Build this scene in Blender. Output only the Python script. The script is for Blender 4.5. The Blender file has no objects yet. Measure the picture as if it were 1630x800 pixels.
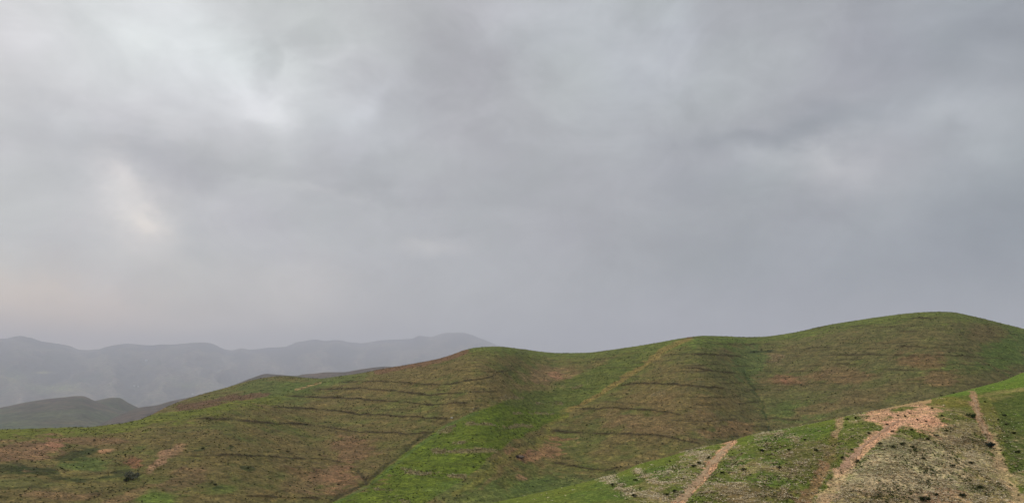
import bpy, math, random
import numpy as np
from mathutils import Vector

random.seed(7)
RNG = np.random.default_rng(11)
scene = bpy.context.scene
COL = scene.collection

# ------------------------------------------------------------------ camera model
IW, IH, FPX, HORIZ = 1630.0, 800.0, 1200.0, 605.0
PITCH = math.atan((HORIZ - IH / 2) / FPX)
CP, SP = math.cos(PITCH), math.sin(PITCH)


def pix_dir(px, py):
    """photo pixel -> azimuth (from +Y, clockwise) and tangent of elevation"""
    x = (np.asarray(px, float) - IW / 2) / FPX
    y = (IH / 2 - np.asarray(py, float)) / FPX
    dx, dy, dz = x, CP - y * SP, SP + y * CP
    return np.arctan2(dx, dy), dz / np.hypot(dx, dy)


def dir_pix(az, t):
    dx, dy, dz = np.sin(az), np.cos(az), t
    dep = np.maximum(dy * CP + dz * SP, 0.05)
    u = dz * CP - dy * SP
    return IW / 2 + FPX * dx / dep, IH / 2 - FPX * u / dep


# ------------------------------------------------------------------ helpers
def lin(c, k=1.0):
    c = np.asarray(c, float) / 255.0
    return np.where(c <= 0.04045, c / 12.92, ((c + 0.055) / 1.055) ** 2.4) * k


def sstep(a, b, x):
    t = np.clip((x - a) / (b - a), 0, 1)
    return t * t * (3 - 2 * t)


def hash2(ix, iy, seed):
    h = (ix.astype(np.int64) * 374761393 + iy.astype(np.int64) * 668265263 + seed * 974711) & 0xFFFFFFFF
    h = ((h ^ (h >> 13)) * 1274126177) & 0xFFFFFFFF
    h = h ^ (h >> 16)
    return (h & 0xFFFF) / 65535.0


def gn(x, y, seed=0):
    """gradient noise, about -1..1"""
    x0, y0 = np.floor(x), np.floor(y)
    fx, fy = x - x0, y - y0
    ux, uy = fx * fx * fx * (fx * (fx * 6 - 15) + 10), fy * fy * fy * (fy * (fy * 6 - 15) + 10)

    def g(ox, oy):
        a = hash2(x0 + ox, y0 + oy, seed) * 6.2831853
        return np.cos(a) * (fx - ox) + np.sin(a) * (fy - oy)
    a, b, c, d = g(0, 0), g(1, 0), g(0, 1), g(1, 1)
    return 1.5 * ((a * (1 - ux) + b * ux) * (1 - uy) + (c * (1 - ux) + d * ux) * uy)


def fbm(x, y, o=4, seed=0, gain=0.5):
    s, a, n = 0, 1.0, 0
    for i in range(o):
        s = s + a * gn(x * 2 ** i + 17.3 * i, y * 2 ** i - 9.1 * i, seed + i)
        n += a
        a *= gain
    return s / n


def pchip(xk, yk, x):
    xk, yk = np.asarray(xk, float), np.asarray(yk, float)
    h = np.diff(xk)
    d = np.diff(yk) / h
    m = np.zeros_like(yk)
    for i in range(1, len(xk) - 1):
        if d[i - 1] * d[i] > 0:
            w1, w2 = 2 * h[i] + h[i - 1], h[i] + 2 * h[i - 1]
            m[i] = (w1 + w2) / (w1 / d[i - 1] + w2 / d[i])
    m[0], m[-1] = d[0], d[-1]
    x = np.clip(x, xk[0], xk[-1])
    k = np.clip(np.searchsorted(xk, x) - 1, 0, len(xk) - 2)
    t = (x - xk[k]) / h[k]
    return ((1 + 2 * t) * (1 - t) ** 2 * yk[k] + t * (1 - t) ** 2 * h[k] * m[k]
            + t * t * (3 - 2 * t) * yk[k + 1] + t * t * (t - 1) * h[k] * m[k + 1])


def curve_t(pts, az):
    """skyline through photo points -> tangent of elevation at each azimuth"""
    p = np.array(pts, float)
    a, t = pix_dir(p[:, 0], p[:, 1])
    return pchip(a, t, az)


def curve_v(pts, az):
    """value given against photo x (read at the horizon) -> value per azimuth"""
    p = np.array(pts, float)
    a, _ = pix_dir(p[:, 0], np.full(len(p), HORIZ))
    return pchip(a, p[:, 1], az)


def seg_dist(px, py, pts):
    best = np.full(px.shape, 1e9)
    for (x0, y0), (x1, y1) in zip(pts[:-1], pts[1:]):
        dx, dy = x1 - x0, y1 - y0
        t = np.clip(((px - x0) * dx + (py - y0) * dy) / (dx * dx + dy * dy + 1e-9), 0, 1)
        best = np.minimum(best, np.hypot(px - x0 - t * dx, py - y0 - t * dy))
    return best


def line_mask(px, py, pts, w):
    out = np.zeros(px.shape)
    p = np.array(pts, float)
    m = 4 * w + 4
    k = (px > p[:, 0].min() - m) & (px < p[:, 0].max() + m) & (py > p[:, 1].min() - m) & (py < p[:, 1].max() + m)
    if k.any():
        out[k] = np.exp(-(seg_dist(px[k], py[k], pts) / w) ** 2)
    return out


def line_offset(px, py, pts):
    """signed vertical distance (photo px, + below) to a mostly level line, and a soft end mask"""
    p = np.array(pts, float)
    yy = np.interp(px, p[:, 0], p[:, 1])
    e = sstep(p[0, 0] - 2, p[0, 0] + 22, px) * (1 - sstep(p[-1, 0] - 22, p[-1, 0] + 2, px))
    return py - yy, e


def blob(px, py, cx, cy, rx, ry, ang=0.0):
    c, s = math.cos(math.radians(ang)), math.sin(math.radians(ang))
    u, v = (px - cx) * c - (py - cy) * s, (px - cx) * s + (py - cy) * c
    return np.exp(-((u / rx) ** 2 + (v / ry) ** 2))


def poly_mask(px, py, pts, soft):
    inside = np.zeros(px.shape, bool)
    n = len(pts)
    for i in range(n):
        (x0, y0), (x1, y1) = pts[i], pts[(i + 1) % n]
        c = (y0 > py) != (y1 > py)
        xi = (x1 - x0) * (py - y0) / ((y1 - y0) if y1 != y0 else 1e-9) + x0
        inside ^= c & (px < xi)
    d = seg_dist(px, py, list(pts) + [pts[0]])
    return sstep(-soft, soft, np.where(inside, d, -d))


def mixc(c, col, m):
    return c * (1 - m[..., None]) + col * m[..., None]


# ------------------------------------------------------------------ materials
def new_mat(name):
    m = bpy.data.materials.new(name)
    m.use_nodes = True
    nt = m.node_tree
    b = nt.nodes['Principled BSDF']
    b.inputs['Roughness'].default_value = 0.95
    b.inputs['Specular IOR Level'].default_value = 0.08
    return m, nt, b


def nd(nt, typ, **kw):
    n = nt.nodes.new(typ)
    for k, v in kw.items():
        setattr(n, k, v)
    return n


def lk(nt, a, b):
    nt.links.new(a, b)


def ground_mat(name, scales, dark, light, bump_scale, bump_dist, green_shift=0.25, streak=None):
    """vertex colours carry the large patches; the nodes add grass, tussock and soil grain and dark shadow speckle in metres"""
    m, nt, b = new_mat(name)
    at = nd(nt, 'ShaderNodeAttribute', attribute_name='Col')
    tc = nd(nt, 'ShaderNodeTexCoord')
    cur = at.outputs['Color']

    def noise(scale, detail, rough, off):
        mp = nd(nt, 'ShaderNodeMapping')
        mp.inputs['Location'].default_value = (off, off * 0.7, off * 0.3)
        lk(nt, tc.outputs['Object'], mp.inputs['Vector'])
        t = nd(nt, 'ShaderNodeTexNoise')
        t.inputs['Scale'].default_value = scale
        t.inputs['Detail'].default_value = detail
        t.inputs['Roughness'].default_value = rough
        lk(nt, mp.outputs['Vector'], t.inputs['Vector'])
        return t.outputs['Fac']

    def ramp(src, a, c):
        r = nd(nt, 'ShaderNodeMapRange')
        r.inputs['From Min'].default_value = a
        r.inputs['From Max'].default_value = c
        r.interpolation_type = 'SMOOTHSTEP'
        lk(nt, src, r.inputs['Value'])
        return r.outputs['Result']

    def mult(cur, colr, fac_socket, strength):
        f = nd(nt, 'ShaderNodeMath', operation='MULTIPLY')
        lk(nt, fac_socket, f.inputs[0])
        f.inputs[1].default_value = strength
        mx = nd(nt, 'ShaderNodeMix', data_type='RGBA', blend_type='MULTIPLY')
        lk(nt, f.outputs[0], mx.inputs['Factor'])
        lk(nt, cur, mx.inputs[6])
        mx.inputs[7].default_value = (*colr, 1)
        return mx.outputs[2]

    for i, (s, st) in enumerate(scales):
        n = noise(s, 3.0, 0.6, 13.7 * i)
        cur = mult(cur, (0.40, 0.42, 0.36), ramp(n, 0.49, 0.64), dark * st)  # dark speckle; on the near slope it also paints shadows among tufts
        cur = mult(cur, (1.75, 1.65, 1.55), ramp(n, 0.50, 0.36), light * st)
    if streak:
        mp = nd(nt, 'ShaderNodeMapping')
        mp.inputs['Scale'].default_value = (streak[0], streak[0], streak[1])
        lk(nt, tc.outputs['Object'], mp.inputs['Vector'])
        t = nd(nt, 'ShaderNodeTexNoise')
        t.inputs['Scale'].default_value = 1.0
        t.inputs['Detail'].default_value = 4.0
        t.inputs['Roughness'].default_value = 0.65
        lk(nt, mp.outputs['Vector'], t.inputs['Vector'])
        cur = mult(cur, (0.40, 0.40, 0.36), ramp(t.outputs['Fac'], 0.54, 0.70), streak[2])
        cur = mult(cur, (1.6, 1.5, 1.45), ramp(t.outputs['Fac'], 0.47, 0.34), streak[2])
    n = noise(scales[0][0] * 0.35, 4.0, 0.65, 71.0)
    cur = mult(cur, (0.86, 1.12, 0.72), ramp(n, 0.48, 0.66), green_shift)
    cur = mult(cur, (1.22, 0.96, 0.9), ramp(n, 0.50, 0.32), green_shift)
    lk(nt, cur, b.inputs['Base Color'])
    bn = nd(nt, 'ShaderNodeBump')
    bn.inputs['Strength'].default_value = 0.8
    bn.inputs['Distance'].default_value = bump_dist
    lk(nt, noise(bump_scale, 5.0, 0.65, 5.0), bn.inputs['Height'])
    lk(nt, bn.outputs['Normal'], b.inputs['Normal'])
    return m


def leaf_mat(name, c, var=0.35):
    m, nt, b = new_mat(name)
    tc = nd(nt, 'ShaderNodeTexCoord')
    t = nd(nt, 'ShaderNodeTexNoise')
    t.inputs['Scale'].default_value = 4.0
    t.inputs['Detail'].default_value = 3.0
    lk(nt, tc.outputs['Object'], t.inputs['Vector'])
    mx = nd(nt, 'ShaderNodeMix', data_type='RGBA')
    lk(nt, t.outputs['Fac'], mx.inputs['Factor'])
    mx.inputs[6].default_value = (*[v * (1 - var) for v in c], 1)
    mx.inputs[7].default_value = (*[v * (1 + var) for v in c], 1)
    lk(nt, mx.outputs[2], b.inputs['Base Color'])
    return m


def attr_mat(name):
    m, nt, b = new_mat(name)
    at = nd(nt, 'ShaderNodeAttribute', attribute_name='Col')
    tc = nd(nt, 'ShaderNodeTexCoord')
    t = nd(nt, 'ShaderNodeTexNoise')
    t.inputs['Scale'].default_value = 6.0
    lk(nt, tc.outputs['Object'], t.inputs['Vector'])
    mx = nd(nt, 'ShaderNodeMix', data_type='RGBA', blend_type='MULTIPLY')
    mx.inputs['Factor'].default_value = 0.5
    lk(nt, at.outputs['Color'], mx.inputs[6])
    lk(nt, t.outputs['Color'], mx.inputs[7])
    lk(nt, at.outputs['Color'], b.inputs['Base Color'])
    return m


# ------------------------------------------------------------------ mesh from arrays
def mesh_np(name, co, faces, mat, col=None, smooth=True, kind=None):
    me = bpy.data.meshes.new(name)
    n, f = len(co), len(faces)
    k = faces.shape[1]
    me.vertices.add(n)
    me.vertices.foreach_set('co', np.ascontiguousarray(co, np.float32).ravel())
    me.loops.add(f * k)
    me.loops.foreach_set('vertex_index', np.ascontiguousarray(faces, np.int32).ravel())
    me.polygons.add(f)
    me.polygons.foreach_set('loop_start', np.arange(0, f * k, k, dtype=np.int32))
    me.polygons.foreach_set('loop_total', np.full(f, k, np.int32))
    me.polygons.foreach_set('use_smooth', np.full(f, smooth, bool))
    if col is not None:
        a = me.attributes.new('Col', 'FLOAT_COLOR', 'POINT')
        c = np.ones((n, 4), np.float32)
        c[:, :3] = col
        a.data.foreach_set('color', c.ravel())
    me.materials.append(mat)
    me.update(calc_edges=True)
    o = bpy.data.objects.new(name, me)
    COL.objects.link(o)
    if kind:
        o['kind'] = kind
    return o


def grid_faces(nc, nr):
    c, r = np.meshgrid(np.arange(nc - 1), np.arange(nr - 1), indexing='ij')
    a = c * nr + r
    return np.stack([a, a + nr, a + nr + 1, a + 1], -1).reshape(-1, 4)


class Sheet:
    """terrain in polar form round the viewpoint: az[col], r[col,row], z[col,row]"""

    def __init__(s, az, r, z, rows):
        s.az, s.r, s.z, s.rows = az, r, z, rows

    def xyz(s):
        return s.r * np.sin(s.az)[:, None], s.r * np.cos(s.az)[:, None], s.z

    def _cols(s, a):
        k = int(np.clip(np.searchsorted(s.az, a) - 1, 0, len(s.az) - 2))
        return k, float(np.clip((a - s.az[k]) / (s.az[k + 1] - s.az[k]), 0, 1))

    def hit(s, px, py):
        """first point of the sheet met along a photo pixel's sight line"""
        a, t = pix_dir(px, py)
        a, t = float(a), float(t)
        k, f = s._cols(a)
        r = s.r[k] * (1 - f) + s.r[k + 1] * f
        z = s.z[k] * (1 - f) + s.z[k + 1] * f
        e = z / np.maximum(r, 1e-3)
        lo, hi = s.rows
        idx = np.nonzero(e[lo:hi] >= t)[0]
        if len(idx) == 0:
            i = lo + int(np.argmax(e[lo:hi]))
            return Vector((r[i] * math.sin(a), r[i] * math.cos(a), z[i]))
        i = max(lo + int(idx[0]), 1)
        g = (t - e[i - 1]) / (e[i] - e[i - 1] + 1e-12)
        g = min(max(g, 0), 1)
        rr = r[i - 1] + g * (r[i] - r[i - 1])
        return Vector((rr * math.sin(a), rr * math.cos(a), z[i - 1] + g * (z[i] - z[i - 1])))

    def height(s, x, y):
        a, rr = math.atan2(x, y), math.hypot(x, y)
        k, f = s._cols(a)
        return (np.interp(rr, s.r[k], s.z[k]) * (1 - f) + np.interp(rr, s.r[k + 1], s.z[k + 1]) * f)


def az_cols(px0, px1, n, out0, out1, nout):
    a0, a1 = float(pix_dir(px0, HORIZ)[0]), float(pix_dir(px1, HORIZ)[0])
    L = np.linspace(math.radians(out0), a0, nout, endpoint=False)
    R = np.linspace(a1, math.radians(out1), nout + 1)[1:]
    return np.concatenate([L, np.linspace(a0, a1, n), R])


def fall(zc, tc, d, S, L):
    return zc + tc * d - S * (np.sqrt(d * d + L * L) - L)


ALB = 1.0   # photo tone -> base colour under this light


def C(r, g, b, k=1.0):
    return lin((r, g, b), ALB * k)


# =================================================================== MAIN HILLSIDE
az = az_cols(-60, 1690, 1500, -100, 100, 60)
NC = len(az)
CREST2 = [(-900, 720), (0, 706), (150, 684), (220, 668), (240, 660), (272, 644), (305, 632), (335, 623), (365, 615),
          (395, 606), (425, 600), (445, 598), (460, 598), (480, 600), (510, 602), (530, 599.5), (570, 594), (610, 586.5),
          (660, 578), (700, 570), (725, 562), (742, 556), (760, 552.5), (790, 551), (830, 555), (860, 559), (890, 561.5),
          (930, 561), (975, 556), (1040, 546), (1095, 536.5), (1120, 534), (1160, 535), (1190, 536), (1215, 535.5),
          (1240, 532.5), (1270, 527.5), (1320, 516.5), (1360, 510), (1400, 504), (1450, 498), (1480, 496), (1515, 496.5),
          (1540, 501), (1570, 508), (1630, 523), (1720, 545), (2300, 590)]
CREST1 = [(-900, 700), (-200, 688), (0, 684), (60, 682.5), (130, 680), (185, 674), (215, 668), (251, 658), (287, 653.5),
          (312, 648), (365, 636), (417, 628), (440, 626), (520, 612), (620, 596), (800, 590), (2300, 590)]
tc2, tc1 = curve_t(CREST2, az), curve_t(CREST1, az)
rc2 = curve_v([(-900, 560), (0, 540), (300, 590), (445, 620), (600, 600), (760, 560), (885, 690), (1000, 650), (1110, 600),
               (1215, 690), (1350, 660), (1495, 640), (1700, 720), (2300, 900)], az)
rc1 = curve_v([(-900, 400), (0, 395), (255, 425), (440, 455), (600, 470), (2300, 480)], az)
r0 = curve_v([(-900, 220), (0, 225), (560, 255), (900, 285), (1300, 300), (2300, 320)], az)
t0 = pix_dir(np.full(NC, 815.0), np.full(NC, 838.0))[1] * np.ones(NC)
t0 = np.minimum(t0, tc2 - 0.05)
NA, NB, NN = 360, 46, 10
w = np.linspace(0, 1, NA)[None, :]
q = 1 - (1 - w) ** (1 / 1.6)
rA = r0[:, None] + (rc2 - r0)[:, None] * q
tB = t0[:, None] + (tc2 - t0)[:, None] * w
# folded profile: near spur, hidden dip, second spur
R1 = rc1[:, None]
rm = R1 + 45
D = 0.018
tA = np.where(rA < R1, t0[:, None] + (tc1 - t0)[:, None] * (1 - np.clip(1 - (rA - r0[:, None]) / (R1 - r0[:, None]), 0, 1) ** 1.6), 0)
qd = np.clip((rA - R1) / 45, 0, 1)
tA = np.where((rA >= R1) & (rA < rm), tc1[:, None] - D * qd * qd * (3 - 2 * qd), tA)
qe = np.clip((rA - rm) / np.maximum(rc2[:, None] - rm, 5), 0, 1)
tA = np.where(rA >= rm, (tc1[:, None] - D) + (tc2[:, None] - tc1[:, None] + D) * (1 - (1 - qe) ** 1.6), tA)
F = 1 - sstep(330, 520, dir_pix(az, tc1)[0])[:, None]
tz = tB * (1 - F) + tA * F
zA = rA * tz
PXm, PYm = dir_pix(az[:, None], tz)
# near, buried rows and the back slope
rN = np.linspace(0, 1, NN, endpoint=False)[None, :] * (r0 - 110)[:, None] + 110
zN = -78 + (zA[:, :1] + 78) * sstep(0.2, 1.0, (rN - 110) / (r0[:, None] - 110)) * 1.0
dB = (np.linspace(0, 1, NB + 1)[1:] ** 2 * 2100)[None, :] * np.ones((NC, 1))
rB = rc2[:, None] + dB
zB = np.maximum(fall(zA[:, -1:], tc2[:, None], dB, 0.38, 60), -540)
r_m = np.concatenate([rN, rA, rB], 1)
z_m = np.concatenate([zN, zA, zB], 1)
t_m = z_m / r_m
PX, PY = dir_pix(az[:, None] * np.ones_like(t_m), t_m)
X, Y = r_m * np.sin(az)[:, None], r_m * np.cos(az)[:, None]

TERR = [
    [(660, 586), (735, 589), (772, 592), (800, 591)],
    [(535, 608), (600, 607), (645, 609), (675, 612), (720, 611), (742, 606), (765, 604), (780, 600), (792, 592), (825, 586)],
    [(484, 620), (580, 618), (600, 621), (630, 622), (652, 625), (682, 628), (729, 625), (765, 624), (795, 623)],
    [(445, 627), (484, 631), (527, 633), (572, 635), (602, 637), (645, 639), (682, 643), (720, 643), (758, 641)],
    [(425, 648), (460, 649), (497, 650), (527, 653), (565, 658), (610, 660), (640, 663), (690, 665), (722, 665)],
    [(300, 666), (357, 665), (395, 670), (452, 673), (490, 675), (520, 679), (548, 684), (575, 688), (620, 689), (650, 691), (680, 687), (692, 684)],
    [(288, 726), (330, 725), (420, 727), (460, 731), (522, 732), (556, 740)],
    [(380, 789), (440, 791), (470, 792), (520, 794)],
    [(0, 746), (60, 752), (95, 760), (120, 762)],
    [(1110, 545), (1157, 548), (1195, 548), (1240, 547)],
    [(1055, 565), (1090, 563), (1127, 564), (1165, 566), (1196, 566)],
    [(1062, 584), (1105, 586), (1135, 590), (1165, 593), (1197, 594)],
    [(980, 613), (1015, 610), (1045, 610), (1075, 612), (1120, 616), (1162, 619)],
    [(918, 651), (970, 649.5), (1000, 650), (1032, 652), (1062, 656), (1095, 662)],
    [(870, 684), (924, 687), (969, 690), (1010, 692), (1044, 694), (1085, 700), (1125, 707)],
    [(872, 735), (912, 740), (961, 747), (1000, 743)],
    [(1230, 531), (1300, 521), (1370, 518), (1420, 521), (1455, 520)],
    [(1415, 552), (1450, 551), (1480, 553), (1540, 556)],
    [(1262, 555), (1300, 553), (1345, 552)],
    [(1330, 565), (1390, 564), (1440, 566), (1490, 565), (1560, 566)],
    [(1310, 578), (1350, 579), (1390, 579)],
    [(880, 573), (920, 577), (955, 571), (990, 566)],
    [(1435, 507), (1470, 506), (1500, 508)],
    [(1290, 590), (1340, 588), (1400, 592)],
]
TSTR = [0.5, 0.8, 1.0, 1.0, 1.0, 1.0, 0.9, 1.0, .5, 0.7, 0.8, 0.7, 1.1, 1.0, 1.0, 1.0, .5, .8, .6, .7, .6, .5, .8, .4]
GULLY = [(830, 585), (812, 600), (800, 614), (785, 633), (754, 653), (737, 658), (697, 676), (690, 685), (670, 697),
         (655, 707), (624, 734), (597, 756), (584, 765), (567, 774), (540, 788), (515, 803)]
NOTCH = [(584, 764), (577, 755), (570, 748)]
GULLY2 = [(1186, 592), (1195, 612), (1203, 622), (1211, 640), (1217, 653), (1222, 678), (1226, 690)]
TRACK = [(1100, 537), (1085, 543), (1060, 555), (1040, 570), (1020, 584), (1000, 597), (975, 613), (950, 628), (925, 642), (905, 653)]

# warped photo coordinates so that patches get uneven, world-fixed edges
n1, n2 = fbm(X / 22, Y / 22, 4, 3), fbm(X / 22, Y / 22, 4, 9)
WX, WY = PX + 22 * n1, PY + 7 * n2
nfine = fbm(X / 5.0, Y / 5.0, 3, 21)
nmid = fbm(X / 14.0, Y / 14.0, 4, 33)
nbig = fbm(X / 60.0, Y / 60.0, 3, 41)
# terracettes: cattle-trod ledges that follow the contour
ter = fbm(X / 30.0 + Y / 90.0, z_m / 1.15 + 0.5 * nmid, 3, 55)
ter2 = fbm(X / 12.0, z_m / 0.55 + 0.3 * nmid, 2, 58)

front = np.zeros_like(r_m)
front[:, NN:NN + NA] = 1
dz = 0.28 * nfine + 0.5 * nmid + 0.22 * ter + 0.10 * ter2
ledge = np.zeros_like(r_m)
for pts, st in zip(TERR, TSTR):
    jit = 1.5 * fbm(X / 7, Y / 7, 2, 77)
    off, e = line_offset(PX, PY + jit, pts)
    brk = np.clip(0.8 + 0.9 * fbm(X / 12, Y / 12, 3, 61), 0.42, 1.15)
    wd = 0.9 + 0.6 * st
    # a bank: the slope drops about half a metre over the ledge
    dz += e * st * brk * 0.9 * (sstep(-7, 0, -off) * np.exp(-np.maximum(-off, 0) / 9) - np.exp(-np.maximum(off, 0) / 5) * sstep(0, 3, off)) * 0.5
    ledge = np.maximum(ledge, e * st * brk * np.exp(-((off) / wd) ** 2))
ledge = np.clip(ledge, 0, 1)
fr_ = np.abs(((z_m / 3.8 + 0.55 * nbig + 0.25 * nmid) % 1.0) - 0.5) * 3.8
trod = np.exp(-(fr_ / 0.36) ** 2) * sstep(-0.12, 0.25, fbm(X / 26, z_m / 4.0, 3, 63)) * (0.35 + 0.65 * sstep(800, 1100, PX))
dz -= 0.18 * trod
gw = line_mask(PX + 3 * nmid, PY + 2 * nfine, GULLY, 7)
dz -= 0.8 * gw * sstep(590, 680, PY)
dz -= 0.6 * line_mask(PX + 3 * nmid, PY, GULLY2, 6)
dz -= 0.6 * line_mask(PX, PY, NOTCH, 5)
# broad hollows and spurs
dz += 1.6 * nbig * np.sin(np.pi * np.clip((PY - 560) / 260, 0, 1))
z_m = z_m + dz * front * np.clip(np.concatenate([np.zeros((1, NN)), (1 - w) ** 0.35, np.zeros((1, NB))], 1) * 1.0 + 0.10, 0, 1)

# -------- colours
olive, brown, dry = C(90, 92, 48), C(102, 91, 56), C(118, 106, 68)
dk = 1.22
cm = mixc(np.ones(r_m.shape + (3,)) * olive, brown, sstep(-0.30, 0.35, nbig + 0.7 * nmid + 0.15))
cm = mixc(cm, dry, 0.6 * sstep(0.15, 0.6, nmid * 0.6 + ter * 0.7))
cm = mixc(cm, C(70, 80, 42), 0.55 * sstep(0.15, 0.5, -nmid * 0.5 + 0.5 * ter2 + 0.25 * nfine))


def paint(col, m, thr=0.42, sof=0.22, k=1.0, n=0.62):
    """patch with a ragged edge"""
    global cm
    mm = sstep(thr - sof, thr + sof, m + n * (0.6 * nmid + 0.6 * nfine) * (m > 0.03))
    cm = mixc(cm, col, np.clip(mm * k, 0, 1))


G1, G2, G3 = C(83, 97, 30), C(83, 92, 42), C(94, 99, 40)
# whole right hill a touch greener, left a touch browner
paint(C(90, 87, 57), sstep(880, 1250, WX) * 0.62, k=0.7)
paint(C(98, 88, 54), (1 - sstep(600, 800, WX)) * sstep(580, 640, WY) * 0.5, k=0.5)
paint(G1, poly_mask(WX * .4 + PX * .6, WY * .4 + PY * .6, [(510, 806), (584, 766), (640, 722), (700, 679), (754, 654), (800, 641), (860, 646), (912, 646), (905, 662),
                    (860, 678), (815, 700), (770, 735), (715, 775), (670, 806)], 7), k=0.95, n=.25)
paint(G2, poly_mask(WX, WY, [(800, 645), (830, 628), (900, 607), (950, 583), (1010, 560), (1080, 540), (1098, 539), (1040, 572),
                             (990, 604), (930, 640), (905, 655)], 8), k=0.9)
below1 = (PY - np.interp(PX, [p[0] for p in CREST1], [p[1] for p in CREST1]))
paint(G3, np.exp(-np.maximum(below1 - 2, 0) / 15) * (1 - sstep(420, 560, PX)) * sstep(-2, 1, below1), k=0.95)
below2 = (PY - np.interp(PX, [p[0] for p in CREST2], [p[1] for p in CREST2]))
paint(C(90, 100, 46), np.exp(-np.maximum(below2, 0) / 13) * sstep(700, 780, PX), k=0.9)
paint(C(82, 92, 50), blob(WX, WY, 440, 618, 70, 16, 0), k=0.8)
paint(C(84, 98, 48), blob(WX, WY, 520, 607, 80, 9, 8), k=0.7)
paint(C(80, 96, 50), blob(WX, WY, 1190, 575, 28, 30), k=0.7, n=1.0)
paint(C(88, 104, 48), blob(WX, WY, 1130, 545, 60, 10), k=0.7)
paint(C(78, 98, 44), blob(WX, WY, 1600, 555, 45, 34), k=0.75)
paint(C(80, 98, 46), blob(WX, WY, 1500, 590, 60, 20), k=0.55)
paint(C(80, 96, 46), blob(WX, WY, 1270, 655, 50, 18), k=0.6)
paint(C(84, 100, 48), blob(WX, WY, 760, 785, 80, 22), k=0.6)
paint(C(80, 96, 48), blob(WX, WY, 870, 770, 70, 20), k=0.7)
paint(C(88, 104, 44), blob(WX, WY, 245, 792, 34, 14), k=0.85)
paint(C(86, 102, 44), blob(WX, WY, 350, 780, 30, 8), k=0.5)
for b in [(60, 750, 48, 6, -8), (20, 746, 40, 8, 0), (115, 727, 30, 8, 6), (150, 718, 26, 6, 0), (195, 747, 18, 5, 8),
          (175, 756, 22, 3, 8), (110, 762, 30, 5, 0), (315, 714, 10, 3, 10), (366, 710, 5, 4, 0), (395, 745, 12, 4, 0), (345, 775, 10, 3, 0)]:
    paint(C(48, 58, 30), blob(WX * .6 + PX * .4, WY * .6 + PY * .4, *b), k=0.75, n=1.1)
paint(C(78, 92, 46), blob(WX, WY, 130, 738, 45, 9), k=0.8)
paint(C(92, 96, 52), blob(WX, WY, 40, 770, 70, 10), k=0.6)
# bare and dry ground
for b in [(35, 718, 62, 20, 6), (85, 712, 26, 8, 18)]:
    paint(C(122, 94, 72), blob(WX, WY, *b), k=0.8, n=1.0)
paint(C(150, 110, 86), blob(WX, WY, 88, 710, 18, 5, 12), k=0.8)
paint(C(122, 94, 72), blob(WX, WY, 140, 702, 60, 6, 0), k=0.6, n=1.0)
paint(C(150, 116, 86), blob(WX, WY, 172, 720, 14, 4, 10), k=0.85)
paint(C(126, 86, 66), blob(WX, WY, 216, 735, 10, 10, 20), k=0.7, n=1)
paint(C(142, 112, 86), blob(WX, WY, 255, 733, 34, 6, 38), k=0.85)
paint(C(136, 106, 82), blob(WX, WY, 270, 722, 22, 7, 20), k=0.7)
paint(C(116, 94, 68), blob(WX, WY, 95, 790, 60, 7), k=0.7)
paint(C(122, 98, 70), blob(WX, WY, 200, 790, 50, 8, 20), k=0.7)
paint(C(104, 82, 62), blob(WX, WY, 290, 762, 40, 14, 20), k=0.6)
paint(C(114, 90, 66), blob(WX, WY, 535, 762, 48, 20, -6), k=0.75, n=1.0)
paint(C(122, 92, 68), blob(WX, WY, 548, 762, 24, 14, 20), k=0.5, n=1.0)
paint(C(112, 86, 64), blob(WX, WY, 560, 715, 36, 22), k=0.7)
paint(C(112, 90, 64), blob(WX, WY, 480, 765, 40, 20), k=0.5)
paint(C(140, 106, 78), blob(WX, WY, 862, 716, 36, 15, 14), k=0.75, n=1.1)
paint(C(126, 92, 70), blob(WX, WY, 828, 722, 18, 9), k=0.7)
paint(C(150, 118, 88), blob(WX, WY, 828, 757, 13, 4), k=0.8)
paint(C(118, 100, 66), blob(WX, WY, 800, 742, 60, 5, 38), k=0.65)
paint(C(124, 102, 74), blob(WX, WY, 870, 595, 44, 13, 4), k=0.75)
paint(C(134, 102, 78), blob(WX, WY, 884, 597, 16, 8), k=0.8)
paint(C(120, 100, 70), blob(WX, WY, 850, 616, 40, 6), k=0.5)
paint(C(112, 90, 64), blob(WX, WY, 1060, 675, 90, 20), k=0.5)
paint(C(122, 98, 68), blob(WX, WY, 1165, 684, 46, 10, 8), k=0.6, n=1.0)
paint(C(114, 96, 66), blob(WX, WY, 1010, 668, 60, 12), k=0.6)
paint(C(112, 94, 62), blob(WX, WY, 1090, 640, 90, 16), k=0.55)
paint(C(132, 94, 72), blob(WX, WY, 1252, 606, 8, 4, 30), k=0.85)
paint(C(122, 92, 68), blob(WX, WY, 1250, 604, 32, 8), k=0.7)
paint(C(124, 106, 80), blob(WX, WY, 1236, 570, 14, 8), k=0.7)
paint(C(112, 90, 64), blob(WX, WY, 1340, 597, 60, 14), k=0.6)
paint(C(112, 86, 62), blob(WX, WY, 1470, 575, 40, 14), k=0.65)
paint(C(118, 92, 68), blob(WX, WY, 1500, 600, 46, 12), k=0.65)
paint(C(104, 88, 60), blob(WX, WY, 1570, 530, 36, 16), k=0.6)
paint(C(112, 92, 66), blob(WX, WY, 1300, 650, 50, 10, 10), k=0.6)
paint(C(102, 88, 60), blob(WX, WY, 1380, 630, 60, 12, 10), k=0.55)
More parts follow.
